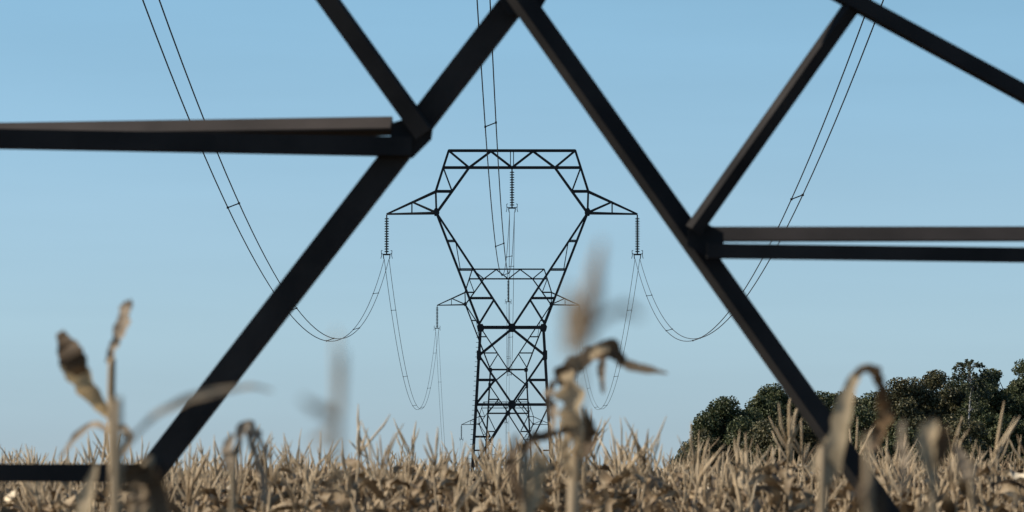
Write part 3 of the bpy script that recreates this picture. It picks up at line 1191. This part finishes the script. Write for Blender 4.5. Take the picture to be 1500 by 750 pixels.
# ------------------------------------------------------------------ the tall stalks close to the camera
def ribbon(mb, pts, widths, d, n=34, seed=0, fold=.25, rough=.12, twist=(0, 0), face=0.0):
    """Leaf through pixel points (px, py, depth offset): widths in pixels; real thickness comes from folds and waves."""
    g = np.random.default_rng(seed)
    P3 = np.array([tuple(at(p[0], p[1], d + (p[2] if len(p) > 2 else 0))) for p in pts])
    C = catmull(P3, n)
    W = np.interp(np.linspace(0, 1, n), np.linspace(0, 1, len(widths)), widths) * d / FPX * .5
    T = np.gradient(C, axis=0)
    V = []
    tw = np.interp(np.linspace(0, 1, n), [0, 1], twist)
    u, v_ = frame_of(C[-1] - C[0], np.array((0, 1.0, 0)))
    nl = np.cross(nrm(C[-1] - C[0]), u * math.cos(face) + v_ * math.sin(face))
    if np.dot(nl * (-np.sign(nl[1]) or 1), np.array(SUN_DIR)) < 0:
        face, tw = -face, -tw
    k = np.array((.25, .5, .25))
    N = g.normal(size=(5, n + 6))
    N = np.array([np.convolve(np.convolve(r_, k, 'same'), k, 'same')[3:-3] for r_ in N]) * 1.7 * rough
    for i in range(n):
        u, v_ = frame_of(T[i], np.array((0, 1.0, 0)))
        a = tw[i] + face
        s = u * math.cos(a) + v_ * math.sin(a)
        nn = np.cross(nrm(T[i]), s)
        w = W[i]
        f = fold * w
        V += [C[i] - s * w * (1 + N[0, i]) + nn * (f + N[1, i] * w), C[i] - s * w * .45 + nn * (f * .2 + N[2, i] * w),
              C[i] + s * w * .45 + nn * (f * .2 + N[2, i] * w), C[i] + s * w * (1 + N[4, i]) + nn * (f + N[3, i] * w)]
    Q = []
    for i in range(n - 1):
        for k in range(3):
            b = i * 4 + k
            Q.append((b, b + 1, b + 5, b + 4))
    mb.add(V, Q)


def stalk(mb, pts, rpx, d, n=14):
    P3 = np.array([tuple(at(p[0], p[1], d + (p[2] if len(p) > 2 else 0))) for p in pts])
    C = catmull(P3, n)
    r = np.interp(np.linspace(0, 1, n), np.linspace(0, 1, len(rpx)), rpx) * d / FPX
    tube(mb, C, r, 6)


def hero(label, d, stem, stem_r, leaves=(), tassels=(), ears=(), lean_to=None):
    """stem: pixel points from the ground up; its foot is put on the ground below the lowest."""
    base = at(stem[0][0], stem[0][1], d)
    root = empty('maize_plant', (base.x, d, 0))
    tag(root, label, 'maize plant', 'tall maize plants close to the camera')
    off = -np.array((base.x, d, 0.0))
    def fin(mb, name, mat):
        v, q = mb.arrays()
        return mesh_object(name, v + off, q, mat, root, smooth=True)
    foot_py = HORIZON + (1.9 / d) * FPX
    mb = MB()
    stalk(mb, [(stem[0][0] - 6, foot_py)] + list(stem), [stem_r[0] * 1.25] + list(stem_r), d, 20)
    fin(mb, 'stem', M_STEM)
    for k, l in enumerate(leaves):
        mb = MB()
        ribbon(mb, l['p'], l['w'], d, seed=k + int(d * 10), fold=l.get('fold', .3), rough=l.get('rough', .12), twist=l.get('tw', (0, 0)), face=l.get('face', .55))
        fin(mb, 'leaf', l.get('m', M_LEAF))
    for sp in tassels:
        mb = MB()
        for pts, r in sp:
            stalk(mb, pts, r, d, 8)
        fin(mb, 'tassel', M_PALE_LEAF)
    for pts, r in ears:
        mb = MB()
        stalk(mb, pts, r, d, 9)
        fin(mb, 'ear', M_HUSK)
    return root


def mono(name, c0, c1, tr=0.2):
    return leafy_material(name, [(0.0, c0), (1.0, c1)], tr, .65, 18.0, .5)


M_DARK_LEAF = mono('dark_brown_maize_leaf', (0.045, 0.03, 0.018), (0.19, 0.125, 0.07))  # darkest brown of the close leaves, on tips and some blades
M_GREY_LEAF = mono('grey_maize_leaf', (0.20, 0.155, 0.11), (0.42, 0.33, 0.235))
M_PALE_LEAF = mono('pale_thin_maize_leaf', (0.42, 0.31, 0.2), (0.7, 0.55, 0.38), .55)
M_GOLD_LEAF = mono('golden_maize_leaf', (0.44, 0.30, 0.15), (0.85, 0.64, 0.36), .45)
M_TAN_LEAF = mono('tan_maize_leaf', (0.38, 0.275, 0.165), (0.74, 0.575, 0.36), .42)

hero('blurred maize stalk at the left with a broad paddle leaf and curled tip', 8.2,
     [(168, 760), (166, 700), (164, 640), (163, 580), (164, 525)], (8, 8, 7.5, 6.5, 6),
     [dict(p=[(162, 612, 0), (148, 592, -.02), (128, 562, -.04), (108, 530, -.05), (92, 494, -.03)], w=[8, 24, 38, 44, 12], m=M_GOLD_LEAF, fold=.4, tw=(.1, .1), face=.4),
      dict(p=[(120, 548, -.07), (106, 524, -.09), (88, 486, -.06)], w=[18, 42, 12], m=M_DARK_LEAF, fold=.2, face=.1),
      dict(p=[(164, 532, 0), (166, 512, 0), (178, 492, 0), (186, 466, .02), (191, 440, .03)], w=[14, 18, 22, 26, 18], m=M_GREY_LEAF, fold=.6, tw=(0, .3), rough=.22),
      dict(p=[(166, 640, 0), (140, 622, .05), (112, 640, .1), (88, 672, .12)], w=[9, 12, 12, 5], m=M_GREY_LEAF),
      dict(p=[(166, 625, 0), (184, 628, -.04), (190, 645, -.04), (178, 665, -.02), (164, 676, 0)], w=[10, 13, 15, 12, 8], m=M_GREY_LEAF)])
hero('faint maize leaf strand arching across the foot of the left black brace', 4.4,
     [(170, 760), (172, 720), (176, 668)], (9, 8, 6),
     [dict(p=[(176, 672), (196, 640), (236, 604), (300, 580), (362, 566), (400, 572)], w=[4, 7, 9, 12, 10, 3], m=M_PALE_LEAF, fold=.2, rough=.3),
      dict(p=[(174, 710), (200, 690), (222, 700), (240, 740), (238, 790)], w=[14, 34, 44, 40, 20], m=M_DARK_LEAF)])
hero('withered broken maize stalk right of the tall pylon with a leaf arching to the right', 8.05,
     [(840, 770), (842, 705), (845, 660), (843, 610), (838, 570), (834, 546)], (10, 9, 7, 7, 6, 4),
     [dict(p=[(846, 668, 0), (850, 640, -.04), (846, 605, -.06), (836, 570, -.06), (832, 540, -.03)], w=[12, 26, 36, 34, 8], m=M_TAN_LEAF, fold=.7, rough=.3),
      dict(p=[(822, 566, -.02), (828, 546, -.03), (844, 534, -.04), (862, 524, -.05), (882, 514, -.06), (902, 519, -.06), (912, 534, -.06)], w=[8, 26, 28, 20, 26, 24, 10], m=M_DARK_LEAF, fold=.6, rough=.25, face=.1),
      dict(p=[(864, 524, -.08), (876, 514, -.1), (892, 511, -.1)], w=[8, 18, 8], m=M_TAN_LEAF, fold=.3),
      dict(p=[(906, 528, -.06), (928, 536, -.03), (950, 541, .02), (978, 547, .08)], w=[14, 17, 13, 3], m=M_GREY_LEAF, fold=.2),
      dict(p=[(848, 625, 0), (826, 632, -.06), (800, 640, -.1), (778, 646, -.12), (764, 664, -.12)], w=[12, 16, 15, 18, 8], m=M_DARK_LEAF, fold=.6, rough=.3),
      dict(p=[(814, 556, .02), (806, 580, .02), (812, 608, 0), (806, 640, 0)], w=[6, 20, 16, 4], m=M_GREY_LEAF, fold=.4, rough=.3),
      dict(p=[(856, 596, 0), (864, 622, .02), (862, 650, .03), (850, 690, 0)], w=[6, 22, 22, 6], m=M_DARK_LEAF, fold=.5, rough=.25),
      dict(p=[(836, 700, -.02), (830, 660, -.04), (836, 620, -.04)], w=[10, 18, 6], m=M_TAN_LEAF, fold=.6, rough=.3),
      dict(p=[(884, 522, .03), (882, 545, .05), (884, 576, .06)], w=[12, 14, 5], m=M_GREY_LEAF)])
hero('stout blurred maize stub with torn husk at the right foot of the tall pylon', 6.2,
     [(768, 790), (770, 735), (772, 690), (774, 664)], (6, 6, 5, 3),
     [dict(p=[(774, 770), (788, 715), (792, 680), (784, 648)], w=[14, 26, 24, 5], m=M_TAN_LEAF, fold=.2, rough=.3, face=.8),
      dict(p=[(762, 740), (752, 700), (750, 670), (758, 636)], w=[10, 20, 20, 5], m=M_DARK_LEAF, fold=.25, rough=.3, face=.7),
      dict(p=[(792, 720), (800, 680), (806, 654)], w=[8, 16, 4], m=M_TAN_LEAF, fold=.25, rough=.3, face=.7)])
hero('tan maize stalk at the right bent over into a hook in front of the trees', 7.0,
     [(1204, 770), (1212, 715), (1222, 672)], (7, 6, 6),
     [dict(p=[(1222, 690, 0), (1230, 640, -.03), (1238, 600, -.05), (1247, 565, -.06), (1260, 545, -.06), (1278, 538, -.04)], w=[24, 30, 27, 18, 14, 12], m=M_TAN_LEAF, fold=.35),
      dict(p=[(1252, 550, -.07), (1268, 539, -.06), (1284, 546, -.03), (1292, 566, .0), (1296, 590, .03)], w=[8, 13, 18, 18, 18], m=M_DARK_LEAF, fold=.4, rough=.2),
      dict(p=[(1294, 580, .02), (1298, 602, .05), (1292, 625, .07), (1284, 648, .08), (1272, 668, .08)], w=[16, 24, 18, 14, 6], m=mono('rust_brown_maize_leaf', (.12, .07, .035), (.3, .19, .1)), fold=.4, rough=.25),
      dict(p=[(1222, 640, .03), (1206, 660, .05), (1188, 690, .06)], w=[18, 18, 10], m=M_TAN_LEAF)])
hero('very faint out of focus maize tassel left of the tall pylon', 2.5,
     [(492, 790), (494, 700), (496, 640), (497, 600)], (3, 3, 3, 3),
     [dict(p=[(494, 612), (478, 606), (458, 596), (440, 584)], w=[14, 20, 16, 5], m=M_PALE_LEAF),
      dict(p=[(492, 628), (474, 640), (456, 652)], w=[10, 18, 8], m=M_PALE_LEAF)],
     tassels=[[([(497, 605), (498, 570), (501, 540), (503, 512)], (5, 6, 5, 2))]])
hero('very faint out of focus maize tassel over the right arm of the smaller pylon', 2.3,
     [(846, 800), (846, 650), (852, 545), (858, 500)], (2.5, 2.5, 2.5, 3),
     [dict(p=[(852, 470), (842, 440), (836, 416)], w=[14, 20, 8], m=M_PALE_LEAF),
      dict(p=[(838, 430), (836, 470), (836, 500), (832, 520)], w=[14, 26, 26, 12], m=M_PALE_LEAF, rough=.2),
      dict(p=[(866, 480), (890, 462), (916, 452), (938, 466)], w=[10, 14, 16, 10], m=M_PALE_LEAF)],
     tassels=[[([(857, 505), (866, 440), (872, 395), (882, 352)], (12, 12, 10, 3)), ([(860, 480), (872, 430), (874, 385)], (8, 10, 5))]])
hero('greyish maize plant with a bent leaf left of the faint tassel', 8.0,
     [(340, 770), (342, 710), (346, 660)], (4.5, 4, 3),
     [dict(p=[(346, 670), (352, 640), (364, 624), (378, 640), (396, 676)], w=[8, 16, 14, 13, 4], m=M_GREY_LEAF, rough=.3),
      dict(p=[(340, 690), (334, 662), (342, 636)], w=[18, 22, 8], m=M_GREY_LEAF),
      dict(p=[(388, 740), (386, 700), (370, 650), (362, 628)], w=[10, 13, 14, 5], m=M_GREY_LEAF)])
hero('blurred brown maize plant with a thick rolled leaf below the birch', 5.6,
     [(1366, 790), (1364, 720), (1362, 668)], (6, 6, 5),
     [dict(p=[(1364, 690), (1360, 655), (1364, 630), (1372, 616)], w=[18, 30, 26, 8], m=M_TAN_LEAF, fold=.6),
      dict(p=[(1372, 680), (1382, 652), (1380, 626)], w=[20, 30, 22], m=M_DARK_LEAF, fold=.4),
      dict(p=[(1318, 720), (1326, 680), (1320, 640), (1324, 615)], w=[8, 18, 14, 4], m=M_GREY_LEAF, rough=.3)])
hero('short brown maize plant veiling the lower end of the right black brace', 4.2,
     [(1272, 830), (1270, 760), (1266, 712)], (6, 5, 3),
     [dict(p=[(1270, 790), (1262, 730), (1268, 690)], w=[12, 16, 4], m=M_DARK_LEAF, rough=.3),
      dict(p=[(1280, 790), (1292, 745), (1288, 715)], w=[10, 14, 4], m=M_DARK_LEAF, rough=.3)])
hero('short brown maize plant hiding the foot of the left black brace', 6.4,
     [(216, 800), (218, 742), (222, 706)], (10, 9, 7),
     [dict(p=[(206, 780), (204, 730), (212, 694)], w=[32, 38, 16], m=M_LEAF, rough=.2),
      dict(p=[(222, 780), (228, 725), (206, 700)], w=[28, 40, 16], m=M_DARK_LEAF),
      dict(p=[(120, 790), (128, 730), (142, 680)], w=[24, 26, 8], m=M_TAN_LEAF)])
hero('blurred maize leaf leaning right behind the right black brace', 7.0,
     [(1424, 800), (1424, 735), (1420, 690)], (4, 4, 3),
     [dict(p=[(1422, 705), (1412, 675), (1400, 652)], w=[18, 20, 8], m=M_GREY_LEAF)])
